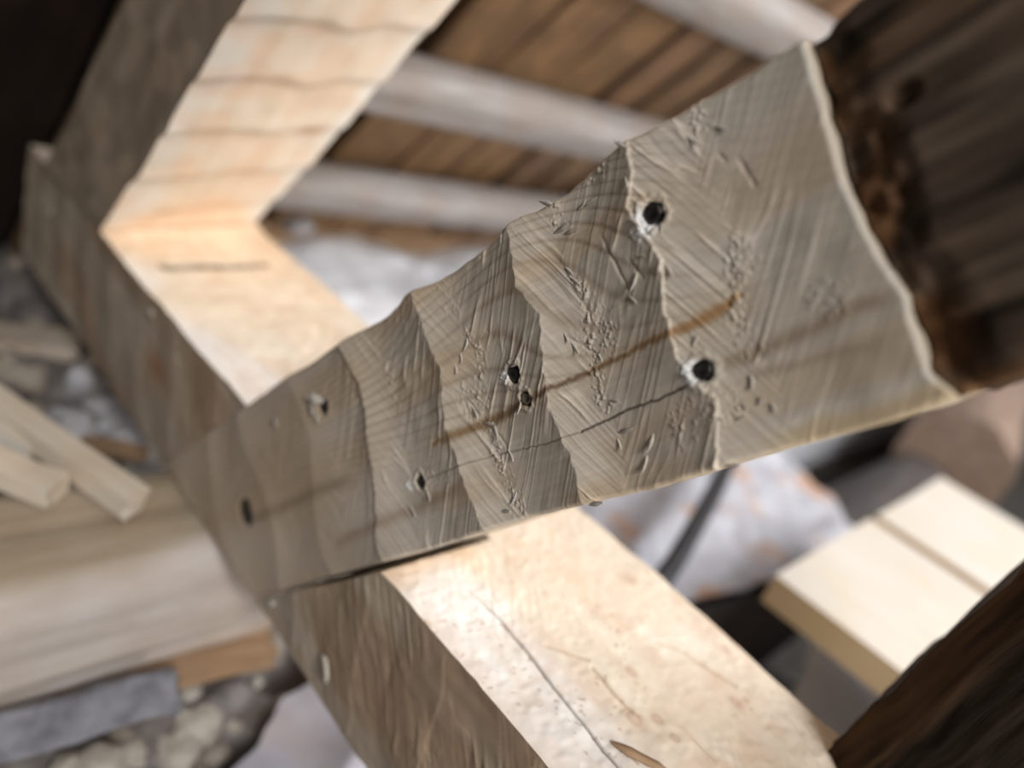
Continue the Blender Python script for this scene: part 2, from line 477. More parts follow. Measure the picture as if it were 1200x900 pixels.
def tie_col(P, t, A, Bq, Cq):
    x, yv, z = P[..., 0], P[..., 1], P[..., 2]
    K = np.ones(P.shape)
    if t == 'Z':
        # whiter sapwood strip along the near arris, faint warm heart
        m = sstep(.075, .045, yv + .012 * (vn2(x * 9, yv * 9, 4) - .5) + .09 * sstep(-.1, -.5, x) * (vn2(x * 13, yv * 5, 9)))
        K = K * (1 + m[..., None] * (np.array([1.03, 1.12, 1.28]) - 1))
        warm = sstep(-.25, -.55, x)[..., None]
        K = K * (1 + warm * (np.array([1.02, .96, .87]) - 1))
        d, tt = pdist(x, yv, CRACK)
        e = (np.exp(-(d / .0008) ** 2) * sstep(.1, .6, tt) * .96)[..., None]
        K = K * (1 - e) + e * np.array([.03, .02, .015])
        d, tt = pdist(x, yv, SLIT)
        e = (sstep(.0095, .006, d) * .9)[..., None]
        K = K * (1 - e) + e * np.array([.20, .14, .10])
        for poly in SCRATCH:
            d, tt = pdist(x, yv, poly)
            e = (np.exp(-(d / .0011) ** 2) * .6)[..., None]
            K = K * (1 - e) + e * np.array([.50, .36, .26])
        for (kx, ky), r in KNOTS:
            d = np.hypot((x - kx), (yv - ky) * 1.3)
            e = (np.exp(-(d / r) ** 2) * .42 + np.exp(-((d - r * .6) / (r * .18)) ** 2) * .3)[..., None]
            K = K * (1 - e) + e * np.array([.60, .43, .33])
        sp = (sstep(.84, .92, vn2(x * 420 + 3 * vn2(x * 90, yv * 90, 35), yv * 300, 33)) * sstep(.5, .7, vn2(x * 25, yv * 25, 34)) * sstep(-.05, .1, x))[..., None] * .6
        K = K * (1 - sp) + sp * np.array([.45, .33, .25])
        pk = (sstep(.42, .75, vn2(x * 24 + 2 * vn2(x * 60, yv * 60, 43), yv * 30, 41)))[..., None]
        K = K * (1 + .6 * pk * (np.array([.90, .82, .78]) - 1))
        wt = (1 - np.abs(2 * vn2(x * 160 + yv * 200, x * 45 - yv * 40, 44) - 1))[..., None] ** 6 * sstep(.4, .7, vn2(x * 25, yv * 25, 45))[..., None]
        K = K * (1 + .14 * wt)
        orr = (sstep(.030, .004, x - .004 + .01 * (vn2(yv * 60, x * 40, 46) - .5)) * sstep(-.004, .0, x) * sstep(.11, .05, yv))[..., None] * .7
        K = K * (1 + orr * (np.array([.86, .66, .46]) - 1))
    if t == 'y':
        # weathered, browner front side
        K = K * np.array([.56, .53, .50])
        pk = (sstep(.4, .75, vn2(x * 14 + z * 8, z * 20, 21)))[..., None]
        K = K * (1 + pk * (np.array([.86, .76, .68]) - 1))
        sc = (1 - np.abs(2 * vn2((x * .8 + z * .55) * 190, (-x * .55 + z * .8) * 16, 24) - 1))[..., None] ** 8 * sstep(.45, .7, vn2(x * 18, z * 18, 26))[..., None]
        K = K * (1 + .55 * sc)
        k = at(183, 432)
        d = np.hypot((x - k[0]) / 1.6, (z - k[2]))
        e = (np.exp(-(d / .018) ** 2) * .8)[..., None]
        K = K * (1 - e) + e * np.array([.42, .22, .12])
    return K


def tie_wc(P, A, Bq, Cq):
    return P + np.array([1.3, .4, .2])


mb = MB()
tanT = math.tan(TH)
GAP = .0065
YF = np.concatenate([np.linspace(0, T, 44)]) / T
ZC = np.linspace(0, 1, 170)
z_of = lambda c: -H + H * c


def xnear(z): return z / tanT + (.0012 + (GAP - .0012) * (z + H) / H) / math.sin(TH)
def xfar(z): return z / tanT - (W + .001) / math.sin(TH)


fine = np.concatenate([np.linspace(0, .40, 430), np.linspace(.405, NX1, 40)]) / NX1
hexa(mb, lambda a, b, c: np.stack([xnear(z_of(c)) + (NX1 - xnear(z_of(c))) * a, b * T, z_of(c)], -1), fine, np.linspace(0, 1, 110), ZC, tie_disp, tie_wc, tie_col, 'xXyzZ')
hexa(mb, lambda a, b, c: np.stack([NX0 + (xfar(z_of(c)) - NX0) * a, b * T, z_of(c)], -1), np.linspace(0, 1, 260), YF, ZC, tie_disp, tie_wc, tie_col, 'xXyzZ')
xb = np.concatenate([np.linspace(NX0, -.01, 240), np.linspace(0, .40, 420), np.linspace(.405, NX1, 40)])
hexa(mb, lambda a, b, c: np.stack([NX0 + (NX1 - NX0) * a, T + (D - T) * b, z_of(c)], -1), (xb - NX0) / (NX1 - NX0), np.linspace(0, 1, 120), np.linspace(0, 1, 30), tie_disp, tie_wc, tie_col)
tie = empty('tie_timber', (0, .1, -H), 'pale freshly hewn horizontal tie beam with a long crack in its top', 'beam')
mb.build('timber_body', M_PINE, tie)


def chip(parent, p, d, up, L, w, th, mat, name='wood_sliver', curl=.3, col=(1, 1, 1)):
    d = np.array(d, float); d /= np.linalg.norm(d)
    up = np.array(up, float); up -= d * (up @ d); up /= np.linalg.norm(up)
    s = np.cross(up, d)
    n = 7
    t = np.linspace(-.5, .5, n)
    wv = w * (1 - (2 * np.abs(t)) ** 2.2 * .8) * RNG.uniform(.8, 1.2, n)
    hgt = curl * L * (t + .5) ** 2
    P = np.zeros((n, 4, 3))
    for k, (sx, sz) in enumerate(((-.5, 0), (.5, 0), (.5, 1), (-.5, 1))):
        P[:, k] = np.array(p) + (t * L)[:, None] * d + (sx * wv)[:, None] * s + (hgt + sz * th)[:, None] * up
    m = MB(); m.grid(P, P * 1.0, np.broadcast_to(np.array(col), P.shape), closed_v=True)
    for e, fl in ((0, True), (-1, False)):
        m.grid(np.stack([np.stack([P[e, 0], P[e, 1]]), np.stack([P[e, 3], P[e, 2]])]), flip=fl)
    return m.build(name, mat, parent)


# brown splinter lying on the tie, pale flakes on its front side
p = at(748, 888, (0, 0, 1), .0012); q = at(785, 908, (0, 0, 1), .0012)
chip(tie, p, q - p, (0, 0, 1), .034, .007, .0016, M_ORNG, 'bark_splinter', .03)
for px, py, ang, L in ((383, 783, (12, 60), .020), (318, 706, (20, 12), .012), (178, 366, (10, 14), .014), (60, 250, (20, 8), .022), (322, 706, (12, -8), .010)):
    p = at(px, py, (0, 1, 0), -.002); q = at(px + ang[0], py + ang[1], (0, 1, 0), -.002)
    chip(tie, p, q - p, (0, -1, 0), L, L * .42, .0015, M_PLANED, 'wood_flake', .12)

# ------------------------------------------------------------------ rafter at the far end
RL = 1.45


def raft_fn(a, b, c):
    # a up the slope, b from front (0) to back (1), c from underside (0) to back (1)
    base = RP0[None] * 1.0
    x0 = -.556 - .063 * b
    foot = (.155 * c) / math.tan(RA)           # keeps the foot cut level on z = 0
    s0 = -(.155 * c) * math.cos(RA) / math.sin(RA)
    s = s0 + (RL - s0) * a
    P = np.stack([x0, .21 * b, 0 * b + .0035], -1) + s[..., None] * RB + (.155 * c)[..., None] * RN
    return P


def raft_disp(P, t, A, Bq, Cq):
    r = vec3(P, 8, .003, 51) + vec3(P, 40, .0009, 52)
    s = (P - RP0) @ RB
    q = ((s + .02 * (vn2(P[..., 1] * 25, s * 4, 6) - .5)) / .082 - .25) % 1.0
    q = 1 - q
    h = np.where(q < .86, (q / .86) ** 1.4, 1 - (q - .86) / .14)
    edge = sstep(0, .03, A)
    if t in 'zyY':
        k = 1.0 if t == 'z' else (1 - Cq) ** 6
        r = r - ((h - .5) * .0032 * edge * k)[..., None] * RN
    r[..., 2] *= sstep(0, .02, A)
    return r


def raft_col(P, t, A, Bq, Cq):
    K = np.ones(P.shape)
    if t == 'z':
        m = (sstep(.22, .12, Bq + .15 * (vn2(A * 40, Bq * 3, 3) - .5)) + sstep(.86, .95, Bq))[..., None]
        K = K * (1 + m * (np.array([1.02, 1.12, 1.25]) - 1))
        pk = sstep(.45, .7, vn2(A * 60, Bq * 5, 8))[..., None] * .8
        K = K * (1 + pk * (np.array([1.0, .90, .84]) - 1))
        e = (np.exp(-(((Bq - .80) / .07) ** 2 + ((A - .148) / .008) ** 2)) * .6)[..., None]
        K = K * (1 - e) + e * np.array([.55, .35, .25])
        e = (np.exp(-(((Bq - .30) / .06) ** 2 + ((A - .028) / .006) ** 2)) * .5)[..., None]
        K = K * (1 - e) + e * np.array([.55, .38, .25])
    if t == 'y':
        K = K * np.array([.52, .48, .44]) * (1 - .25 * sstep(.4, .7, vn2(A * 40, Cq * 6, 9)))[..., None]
    return K


mb = MB()
hexa(mb, raft_fn, np.linspace(0, 1, 300), np.linspace(0, 1, 50), np.linspace(0, 1, 36), raft_disp,
     lambda P, A, Bq, Cq: np.stack([A * RL, Bq * .21, Cq * .155], -1) + 2.2, raft_col)
mb.build('rafter', M_RAFT, label='pale hewn rafter with scalloped underside rising from the far tie beam end', cat='rafter')

# ------------------------------------------------------------------ brace: fresh hewn foot and old dark upper length
brace = empty('brace', (-.09, .05, -H), 'hewn diagonal brace, fresh scarred wood with nails below a dark old upper end', 'brace')
RIDGE = [
    (-.303, None), (-.220, None), (-.139, None), (-.055, None), (.029, [(18.5, 153.9), (35.3, 117.2), (25.4, 60.4), (8.3, 11.1)]),
    (.113, [(109.9, 150.7), (114.1, 129.6), (118.7, 96.0), (108.8, 66.2), (111.0, 34.5), (116.6, 8.1)]),
    (.197, [(199.7, 143.3), (194.8, 122.1), (203.5, 100.5), (198.6, 78.3), (191.2, 51.8), (197.1, 28.2), (193.5, 1.7)]),
    (.278, [(283.8, 152.7), (281.9, 138.6), (274.3, 125.4), (281.1, 94.4), (274.1, 71.4), (272.5, 51.3), (284.9, 29.1), (275.0, 1.8)]),
    (.376, [(374, 160), (373.7, 145.9), (372.5, 128.2), (369.2, 93.7), (370.1, 68.9), (374.6, 41.0), (372.5, 12.2), (376.4, 3.0)])]
JOINT = [(369, 160), (368.7, 145.9), (367.5, 128.2), (364.2, 93.7), (365.1, 68.9), (369.6, 41.0), (367.5, 12.2), (371.4, 3.0), (372, -8)]
BOT = [(-400, 0), (-189.6, .6), (-49.5, .2), (12.5, .0), (75.2, -.2), (139.4, 2.2), (197.2, 1.2), (235.0, -.6), (273.4, .5), (298.5, .7), (321, .1), (347.8, -.2), (369.7, 2.0), (394, 2.6), (900, 2.6)]
TOP = [(-400, 152), (-150, 153.5), (-64, 153.5), (51.5, 152.2), (80, 151.0), (106.7, 153.9), (130, 151.2), (157, 151.2), (180, 150.8), (201.7, 153.2), (234, 152.2), (263.7, 153.8), (282.5, 154.9), (299.6, 153.2), (338, 150.4), (370.6, 147.3), (391, 148.8), (900, 151)]


def curve(tab, x, rev=False):
    tab = np.array(tab) / 1000
    if rev:
        o = np.argsort(tab[:, 1]); return np.interp(x, tab[o, 1], tab[o, 0])
    return np.interp(x, tab[:, 0], tab[:, 1])


NAILS = [  # pixel, half width, half height (m), round?, crater radius
    ((766, 250), .0052, .0048, False), ((824, 434), .0050, .0046, False), ((601, 438), .0036, .0050, False),
    ((617, 467), .0040, .0040, True), ((489, 566), .0032, .0046, False), ((287, 600), .0058, .0120, False), ((377, 477), .0040, .0060, False)]
NAIL_SW = [sw(*n[0]) for n in NAILS]
RESIN = [sw(*q) for q in ((505, 520), (530, 511), (580, 489), (612, 473), (650, 452), (690, 435), (740, 410), (800, 384), (835, 365), (865, 345))]
CRACKS = [[sw(*q) for q in ((680, 506), (730, 481), (770, 468), (806, 452))],
          [sw(*q) for q in ((496, 562), (540, 545), (580, 533), (640, 520), (680, 506))]]
STAINS = [([sw(*q) for q in ((838, 428), (880, 414), (940, 392), (1000, 362), (1060, 340))], .0035, (.50, .36, .24), .7),
          ([sw(*q) for q in ((286, 612), (330, 596), (372, 574), (420, 560))], .0045, (.42, .30, .22), .65),
          ([sw(*q) for q in ((388, 640), (440, 615), (500, 590), (560, 560))], .004, (.50, .34, .22), .55),
          ([sw(*q) for q in ((870, 440), (930, 430), (1050, 395))], .0022, (.55, .44, .34), .5),
          ([sw(*q) for q in ((700, 540), (760, 505), (830, 470))], .009, (.78, .62, .46), .6)]
GOUGES = [((860, 180), (886, 222)), ((838, 178), (850, 190)), ((700, 268), (740, 350)), ((660, 330), (690, 372)), ((655, 390), (700, 420)),
          ((545, 470), (560, 492)), ((575, 505), (592, 530)), ((735, 300), (757, 330))]
GOUGES = [(sw(*a), sw(*b)) for a, b in GOUGES]
DA = sw(560, 440) - sw(503, 368); DA /= np.linalg.norm(DA)
DB = sw(706, 372) - sw(734, 262); DB /= np.linalg.norm(DB)


def brace_height(S, V):
    """relief towards the viewer in metres, and surface colour, at slope coordinate S and cross coordinate V"""
    S = S + .0
    wob = .0035 * (vn2(V * 60, S * 5, 61) - .5) + .0016 * (vn2(V * 260, S * 10, 62) - .5)
    R = [(curve(t, V, True) if t else np.full_like(V, r) + .010 * np.sin(V * 40 + r * 50)) + wob for r, t in RIDGE]
    h = np.zeros_like(S); left = np.zeros_like(S, bool); tloc = np.zeros_like(S); dval = np.full_like(S, 1e3)
    for k in range(len(R) - 1):
        m = (S >= R[k]) & (S < R[k + 1])
        t = (S - R[k]) / (R[k + 1] - R[k])
        tv = .36 + .16 * (vn2(V * 22 + k * 7, np.full_like(V, .5), 63) - .5)
        amp = (.0074 if k >= 4 else .0046)
        if k == len(R) - 2: amp = .0042
        hh = np.where(t < tv, np.clip(1 - t / tv, 0, 1) ** 1.45, np.clip((t - tv) / (1 - tv), 0, 1) ** 1.7)
        # soften the valley
        hh = hh + .06 * np.exp(-((t - tv) / .12) ** 2)
        h = np.where(m, amp * (hh - .5), h)
        left = np.where(m, t < tv, left); tloc = np.where(m, t, tloc)
        dval = np.where(m, (t - tv) * .084, dval)
    near = sstep(-.02, .10, S)
    pale = np.zeros_like(S)
    # tool-mark streaks, two directions meeting in a herringbone
    for (d, mask, sd) in ((DA, sstep(.004, -.004, dval), 71), (DB, sstep(-.006, .003, dval), 81)):
        al = S * d[0] + V * d[1]; pe = -S * d[1] + V * d[0]
        pat = sstep(.35, .62, vn2(S * 45, V * 45, sd + 3))
        n = (1 - np.abs(2 * vn2(pe * 320, al * 16, sd) - 1)) ** 6 * .00030
        n = n + (1 - np.abs(2 * vn2(pe * 150, al * 13, sd + 1) - 1)) ** 14 * .00085 * pat
        n = n + (vn2(pe * 560, al * 30, sd + 2) - .5) * .00016
        n = n - (1 - np.abs(2 * vn2(pe * 170, al * 14, sd + 5) - 1)) ** 14 * .00035 * pat
        n = n * (1 - .55 * sstep(.29, .33, S))
        h = h + n * mask
        pale = pale + mask * ((1 - np.abs(2 * vn2(pe * 150, al * 13, sd + 1) - 1)) ** 14 * pat + .4 * (1 - np.abs(2 * vn2(pe * 320, al * 16, sd) - 1)) ** 6 * vn2(S * 50, V * 50, sd + 7))
    # soft swells
    h = h + (vn2(S * 28, V * 28, 64) - .5) * .0018 + (vn2(S * 75, V * 75, 65) - .5) * .0006
    # torn fibres along the valleys and at ridge lips
    fm = np.exp(-(dval / .0045) ** 2) * sstep(.35, .6, vn2(V * 40, S * 8, 66))
    h = h + fm * np.clip(vn2(S * 950, V * 560, 67) - .60, 0, 1) * .0034
    fm2 = .3 * sstep(.03, .0, tloc) * sstep(.45, .65, vn2(V * 60, S * 10, 68))
    h = h + fm2 * np.clip(vn2(S * 600, V * 500, 69) - .5, 0, 1) * .0035
    spot = sstep(.70, .85, vn2(S * 38, V * 38, 90)) * near
    h = h + spot * np.clip(vn2(S * 900, V * 600, 91) - .68, 0, 1) * .0028
    # growth rings, running with the brace
    g = V - .055 * np.exp(-((S - .20) / .16) ** 2) * sstep(.05, .15, V) + .006 * (vn2(S * 14, V * 14, 70) - .5) + .10 * S
    ph = (g * 1000 / 4.6) % 1.0
    ring = np.exp(-((ph - .5) / .13) ** 2) * (1 - .7 * sstep(.27, .32, S)) * sstep(.04, .09, V) * (.35 + .65 * vn2(S * 30, V * 30, 92))
    h = h - ring * .00030
    col = np.ones(S.shape + (3,)) * np.array([.590, .525, .440])
    tone = vn2(S * 16, V * 22, 93)[..., None]
    col = col * (1 + (tone - .5) * np.array([.14, .16, .20]))
    tone = sstep(.5, .8, vn2(S * 9 + 5, V * 40, 94))[..., None]
    col = col * (1 + tone * (np.array([.97, .89, .80]) - 1))
    col = col * (1 - .36 * ring[..., None] * np.array([.85, 1, 1.15]))
    col = col * (1 + .30 * np.clip(pale, 0, 1)[..., None] * near[..., None])
    fine = vn2(S * 60, V * 900, 95)[..., None]
    col = col * (1 + (fine - .5) * .10)
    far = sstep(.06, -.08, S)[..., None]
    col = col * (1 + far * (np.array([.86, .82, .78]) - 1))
    # resin streak
    d, t = pdist(S, V + .0016 * (vn2(S * 90, V * 40, 96) - .5) + .0016 * (vn2(S * 420, V * 300, 103) - .5), RESIN)
    wd = np.interp(t, [0, .1, .3, .45, .7, .9, 1], [.0012, .0036, .0030, .0018, .0018, .0040, .0010])
    e = (sstep(1.4, .15, d / wd) * .85)[..., None]
    rc = np.stack([np.interp(t, [0, .35, .5, .7, 1], c) for c in ([.34, .14, .15, .30, .46], [.21, .075, .085, .155, .26], [.10, .035, .04, .055, .10])], -1)
    col = col * (1 - e) + e * rc
    halo = (np.exp(-(d / .008) ** 2) * .25)[..., None]
    col = col * (1 + halo * (np.array([.95, .78, .55]) - 1))
    h = h - .0004 * e[..., 0]
    for cpoly, wd, cc, k in STAINS:
        d, t = pdist(S, V + .002 * (vn2(S * 80, V * 60, 97) - .5), cpoly)
        e = (np.exp(-(d / wd) ** 2) * k * sstep(0, .08, t) * sstep(1, .85, t))[..., None]
        col = col * (1 - e) + e * np.array(cc) * .62
    for cpoly, wd in zip(CRACKS, (.00055, .0004)):
        d, t = pdist(S, V + .0006 * (vn2(S * 420, V * 10, 98) - .5), cpoly)
        e = (np.exp(-(d / wd) ** 2) * (.9 if wd > .0005 else .5))[..., None]
        col = col * (1 - e) + e * np.array([.06, .04, .03])
        h = h - .0016 * e[..., 0]
    for a, b in GOUGES:
        d, t = pdist(S, V, [a, b])
        h = h - .0006 * np.exp(-((d + .0008 * (vn2(S * 300, V * 300, 104) - .5)) / .0009) ** 2) * sstep(0, .3, t) * sstep(1, .8, t)
    # nails: crater, bruised white wood on the lower left
    for (n, (hw, hh, rnd)), c in zip([(n[0], n[1:]) for n in NAILS], NAIL_SW):
        ca, sa = math.cos(.9), math.sin(.9)
        x = S - c[0]; yv = V - c[1]
        q = np.hypot(x, yv) / max(hw, hh)
        q = q * (1 + .35 * (vn2(S * 420, V * 420, 99) - .5))
        h = h - .0032 * sstep(1.12, .88, q) + .0007 * np.exp(-((q - 1.45) / .25) ** 2)
        if not rnd:
            off = sw(n[0] - 9, n[1] + 14) if n[0] == 766 else sw(n[0] - 13, n[1] + 4)
            if n[0] not in (287, 377):
                q2 = np.hypot(S - off[0], (V - off[1])) / (hw * (1.5 if n[0] == 766 else 1.25))
                e = (sstep(1.35, .5, q2 + .6 * (vn2(S * 500, V * 500, 100) - .5)) * .9)[..., None]
                col = col * (1 - e) + e * np.array([.88, .88, .88])
                h = h + e[..., 0] * np.clip(vn2(S * 800, V * 600, 101) - .4, 0, 1) * .0022
        e = (sstep(1.08, .90, q) * .9)[..., None]
        col = col * (1 - e) + e * np.array([.06, .05, .045])
    return h, col


def edge_round(v, vb, vt):
    r = .003
    db = np.clip(v - vb, 0, None); dt = np.clip(vt - v, 0, None)
    return -.0026 * (np.clip(1 - db / r, 0, 1) ** 2 + np.clip(1 - dt / r, 0, 1) ** 2)


NU, NV = 1180, 380
u, v = np.meshgrid(np.linspace(0, 1, NU), np.linspace(0, 1, NV), indexing='ij')
V0 = v * W
s_end = (-H - V0 * math.cos(TH)) / math.sin(TH)
s_rt = curve(JOINT, V0, True) + .0012 * (vn2(V0 * 120, V0 * 0, 5) - .5)
S = s_end + (s_rt - s_end) * u
vb = curve(BOT, S); vt = curve(TOP, S)
vb = vb + .0009 * (vn2(S * 120, S * 0, 6) - .5) * sstep(0, .05, S); vt = vt + .0012 * (vn2(S * 110, S * 0, 7) - .5)
V = vb + (vt - vb) * v
h, col = brace_height(S, V)
# flush with the tie where they lap, pale rim at the old wood paints in a lip catching light
h = h * (.45 + .55 * sstep(-.03, .06, S))
h = h + edge_round(V, vb, vt)
dl = (s_rt - S)
lip = np.exp(-(dl / .0020) ** 2)
h = h - .0010 * sstep(.0015, 0, dl)
lipc = (lip * .7)[..., None]
col = col * (1 - lipc) + lipc * np.array([.74, .70, .63])
# warm bounce light painted tan along the rounded near lower arris
e = (sstep(.011, .006, V - vb + .004 * (vn2(S * 90, V * 90, 8) - .5)) * sstep(.28, .32, S) * .7)[..., None]
col = col * (1 - e) + e * np.array([.56, .43, .25])
h = h - .0035 * sstep(.013, 0, V - vb) * sstep(.28, .32, S)
P = S[..., None] * B + V[..., None] * WN
P[..., 1] -= h
mb = MB()
wcb = np.stack([S, V, h], -1)
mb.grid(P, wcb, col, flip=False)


def skirt(mb, edge, wce, depth, flip, colr, n=14, wob=.0012):
    k = np.linspace(0, 1, n)[:, None]
    Q = edge[None] * np.ones((n, 1, 1))
    Q[..., 1] = edge[None, :, 1] * (1 - k) + depth * k
    nz = (vn2(edge[None, :, 0] * 120 + k * 0, k * 8 + 0 * edge[None, :, 0], 9) - .5) * wob * 2 * np.sin(np.pi * k)
    Q = Q + nz[..., None] * WN
    w = np.broadcast_to(wce[None], Q.shape).copy(); w[..., 2] += k * depth
    mb.grid(Q, w, np.broadcast_to(np.array(colr), Q.shape), flip)


pine = (.585, .50, .39)
skirt(mb, P[:, 0], wcb[:, 0], T - .001, True, pine)
skirt(mb, P[:, -1], wcb[:, -1], T - .001, False, pine)
skirt(mb, P[0], wcb[0], T - .001, False, pine)
skirt(mb, P[-1], wcb[-1], T - .001, True, pine)
Pb = P[::20, ::20].copy(); Pb[..., 1] = T - .001
mb.grid(Pb, Pb, np.broadcast_to(np.array(pine), Pb.shape), True)
mb.build('fresh_hewn_section', M_FRESH, brace)['label'] = 'pale freshly hewn lower section'

# old dark upper length
NU2, NV2 = 420, 170
u, v = np.meshgrid(np.linspace(0, 1, NU2) ** 1.7, np.linspace(0, 1, NV2), indexing='ij')
V0 = v * W
s_l = curve(JOINT, V0, True) + .0008
S2 = s_l + (1.25 - s_l) * u
vb = curve(BOT, S2); vt = curve(TOP, S2)
V2 = vb + (vt - vb) * v + .0012 * (vn2(S2 * 60, V0 * 10, 3) - .5)
fur = vn2(S2 * 9 + 2, V2 * 120, 11) * .45 + vn2(S2 * 20, V2 * 260, 12) * .25 + vn2(S2 * 45, V2 * 90, 17) * .3
h2 = (fur - .5) * .0055 + (vn2(S2 * 20, V2 * 30, 13) - .5) * .005
d2 = S2 - s_l
broke = sstep(.022, .004, d2 + .012 * (vn2(V2 * 70, S2 * 30, 14) - .5))
h2 = h2 - broke * (.003 + .006 * vn2(S2 * 160, V2 * 130, 15)) + .001
h2 = h2 + edge_round(V2, vb, vt) * 1.6
col2 = np.ones(S2.shape + (3,)) * (.2 + 1.9 * sstep(.25, .8, fur)[..., None])
e = (broke * sstep(.42, .62, vn2(S2 * 60, V2 * 60 + 3, 16)))[..., None]
col2 = col2 * (1 - e) + e * np.array([1.9, 1.35, .85])
e = (sstep(.008, .003, V2 - vb) * sstep(.10, .0, d2) * .8)[..., None]
col2 = col2 * (1 - e) + e * np.array([3.4, 2.5, 1.5])
e = (sstep(.55, .75, vn2(S2 * 14, V2 * 110, 18)) * .6 * sstep(.085, .125, V2))[..., None]
col2 = col2 * (1 - e) + e * np.array([2.9, 2.6, 2.1])
hole = sw(1058, 112)
q = np.hypot((S2 - hole[0]) / 1.5, V2 - hole[1])
h2 = h2 - .004 * sstep(.005, .003, q)
P2 = S2[..., None] * B + V2[..., None] * WN
P2[..., 1] -= h2
wc2 = np.stack([S2, V2, h2], -1)
mb = MB()
mb.grid(P2, wc2, col2)
one3 = (1, .9, .8)
skirt(mb, P2[:, 0], wc2[:, 0], T + .006, True, one3, wob=.003)
skirt(mb, P2[:, -1], wc2[:, -1], T + .006, False, one3, wob=.003)
skirt(mb, P2[0], wc2[0], T + .006, False, one3)
skirt(mb, P2[-1], wc2[-1], T + .006, True, one3)
Pb = P2[::10, ::10].copy(); Pb[..., 1] = T + .006
mb.grid(Pb, Pb, None, True)
mb.build('old_dark_section', M_OLD, brace)['label'] = 'dark weathered old upper section'


# nails: bent-over square shanks and a round clipped one, sunk in their holes
def nail(c, hw, hh, rnd, seed):
    ns = 12 if rnd else 8
    an = np.arange(ns) / ns * 2 * np.pi + (.3 if rnd else math.pi / 8)
    prof = [(.85, -.012), (.9, -.001), (1.0, .0), (.97, .0010), (.72, .0016), (.42, .0004 if rnd else .0013), (.03, .0002 if rnd else .0008)]
    g = np.random.default_rng(seed)
    jit = g.uniform(.86, 1.1, ns)
    P = np.zeros((len(prof), ns, 3))
    p4 = 2.0 if rnd else 5.0
    sup = (np.abs(np.cos(an)) ** p4 + np.abs(np.sin(an)) ** p4) ** (-1 / p4) * jit
    for k, (r, z) in enumerate(prof):
        s_ = c[0] + r * hw * sup * np.cos(an); v_ = c[1] + r * hh * sup * np.sin(an)
        P[k] = s_[:, None] * B + v_[:, None] * WN
        P[k, :, 1] = .0012 - z + g.uniform(-.0003, .0003, ns)
    m = MB(); m.grid(P, P, closed_v=True, flip=True)
    return m.build('nail', M_STUB if rnd else M_NAIL, brace)


for k, (n, c) in enumerate(zip(NAILS, NAIL_SW)):
    hq = brace_height(np.array([[c[0]]]), np.array([[c[1]]]))[0][0, 0]
    o = nail(c, n[1] * .9, n[2] * .9, n[3], 40 + k)
    o.location.y -= hq + .0030
# raised slivers and torn fibres
SLV = [((545, 404), (-2, 14)), ((541, 420), (3, 12)), ((536, 432), (5, 12)), ((553, 482), (14, 18)), ((577, 506), (10, 22)), ((595, 535), (8, 14)),
       ((571, 498), (16, 4)), ((743, 352), (10, 8)), ((757, 300), (10, 2)), ((745, 330), (-5, 22)), ((690, 236), (16, -8)), ((655, 268), (22, -12)), ((640, 238), (20, 6)),
       ((668, 270), (18, -6)), ((680, 240), (10, -10)), ((664, 318), (12, 10)), ((672, 330), (14, 10)), ((662, 395), (8, 12)), ((672, 408), (12, 14)), ((700, 420), (6, 10)),
       ((731, 505), (18, -5)), ((718, 470), (12, 2)), ((722, 522), (6, 14)), ((752, 545), (-4, 20)), ((760, 520), (-5, 22)), ((500, 580), (10, 16)), ((480, 600), (12, 14)),
       ((735, 172), (18, 8)), ((741, 215), (4, 12)), ((880, 448), (3, 18)), ((872, 476), (12, 8)), ((890, 470), (10, -12)), ((905, 478), (8, 12)), ((868, 490), (14, -6)),
       ((845, 490), (14, 4)), ((846, 150), (16, 6)), ((812, 165), (18, 10)), ((370, 468), (-14, -4)), ((366, 480), (14, 8)), ((372, 490), (6, 10)), ((322, 496), (10, 4)),
       ((604, 428), (10, -4)), ((610, 478), (-2, 14)), ((752, 262), (14, 10)), ((768, 272), (10, -8)), ((778, 268), (4, -12)), ((590, 600), (16, -2)), ((598, 585), (-4, 14)),
       ((815, 400), (10, -16)), ((788, 318), (12, 16)), ((700, 590), (20, -4)), ((860, 545), (20, -4))]
for k, (c, dxy) in enumerate(SLV):
    a = sw(*c); b2 = sw(c[0] + dxy[0], c[1] + dxy[1])
    hq = brace_height(np.array([[a[0]]]), np.array([[a[1]]]))[0][0, 0]
    p = a[0] * B + a[1] * WN; p[1] = -hq - .0002
    q = b2[0] * B + b2[1] * WN - (a[0] * B + a[1] * WN)
    L = np.linalg.norm(q) * 1.0
    if c[0] < 400: L *= 1.1
    chip(brace, p, q, (0, -1, 0), L, L * (.5 if c[0] in (370, 366, 372, 322) else .22), .0005, M_PLANED, 'wood_sliver', .22)

# ------------------------------------------------------------------ dark old post standing on the tie, near right
PL = at(955, 893, (0, 0, 1), 0.0)
PU = at(1200, 665, (0, 1, 0), PL[1])
lean = (PU - PL); lean /= lean[2]
mbp = MB()


def post_fn(a, b, c):
    z = 0.0 + .62 * a
    base = PL[None] + z[..., None] * lean
    return base + np.stack([.15 * b, .14 * c, 0 * z], -1)


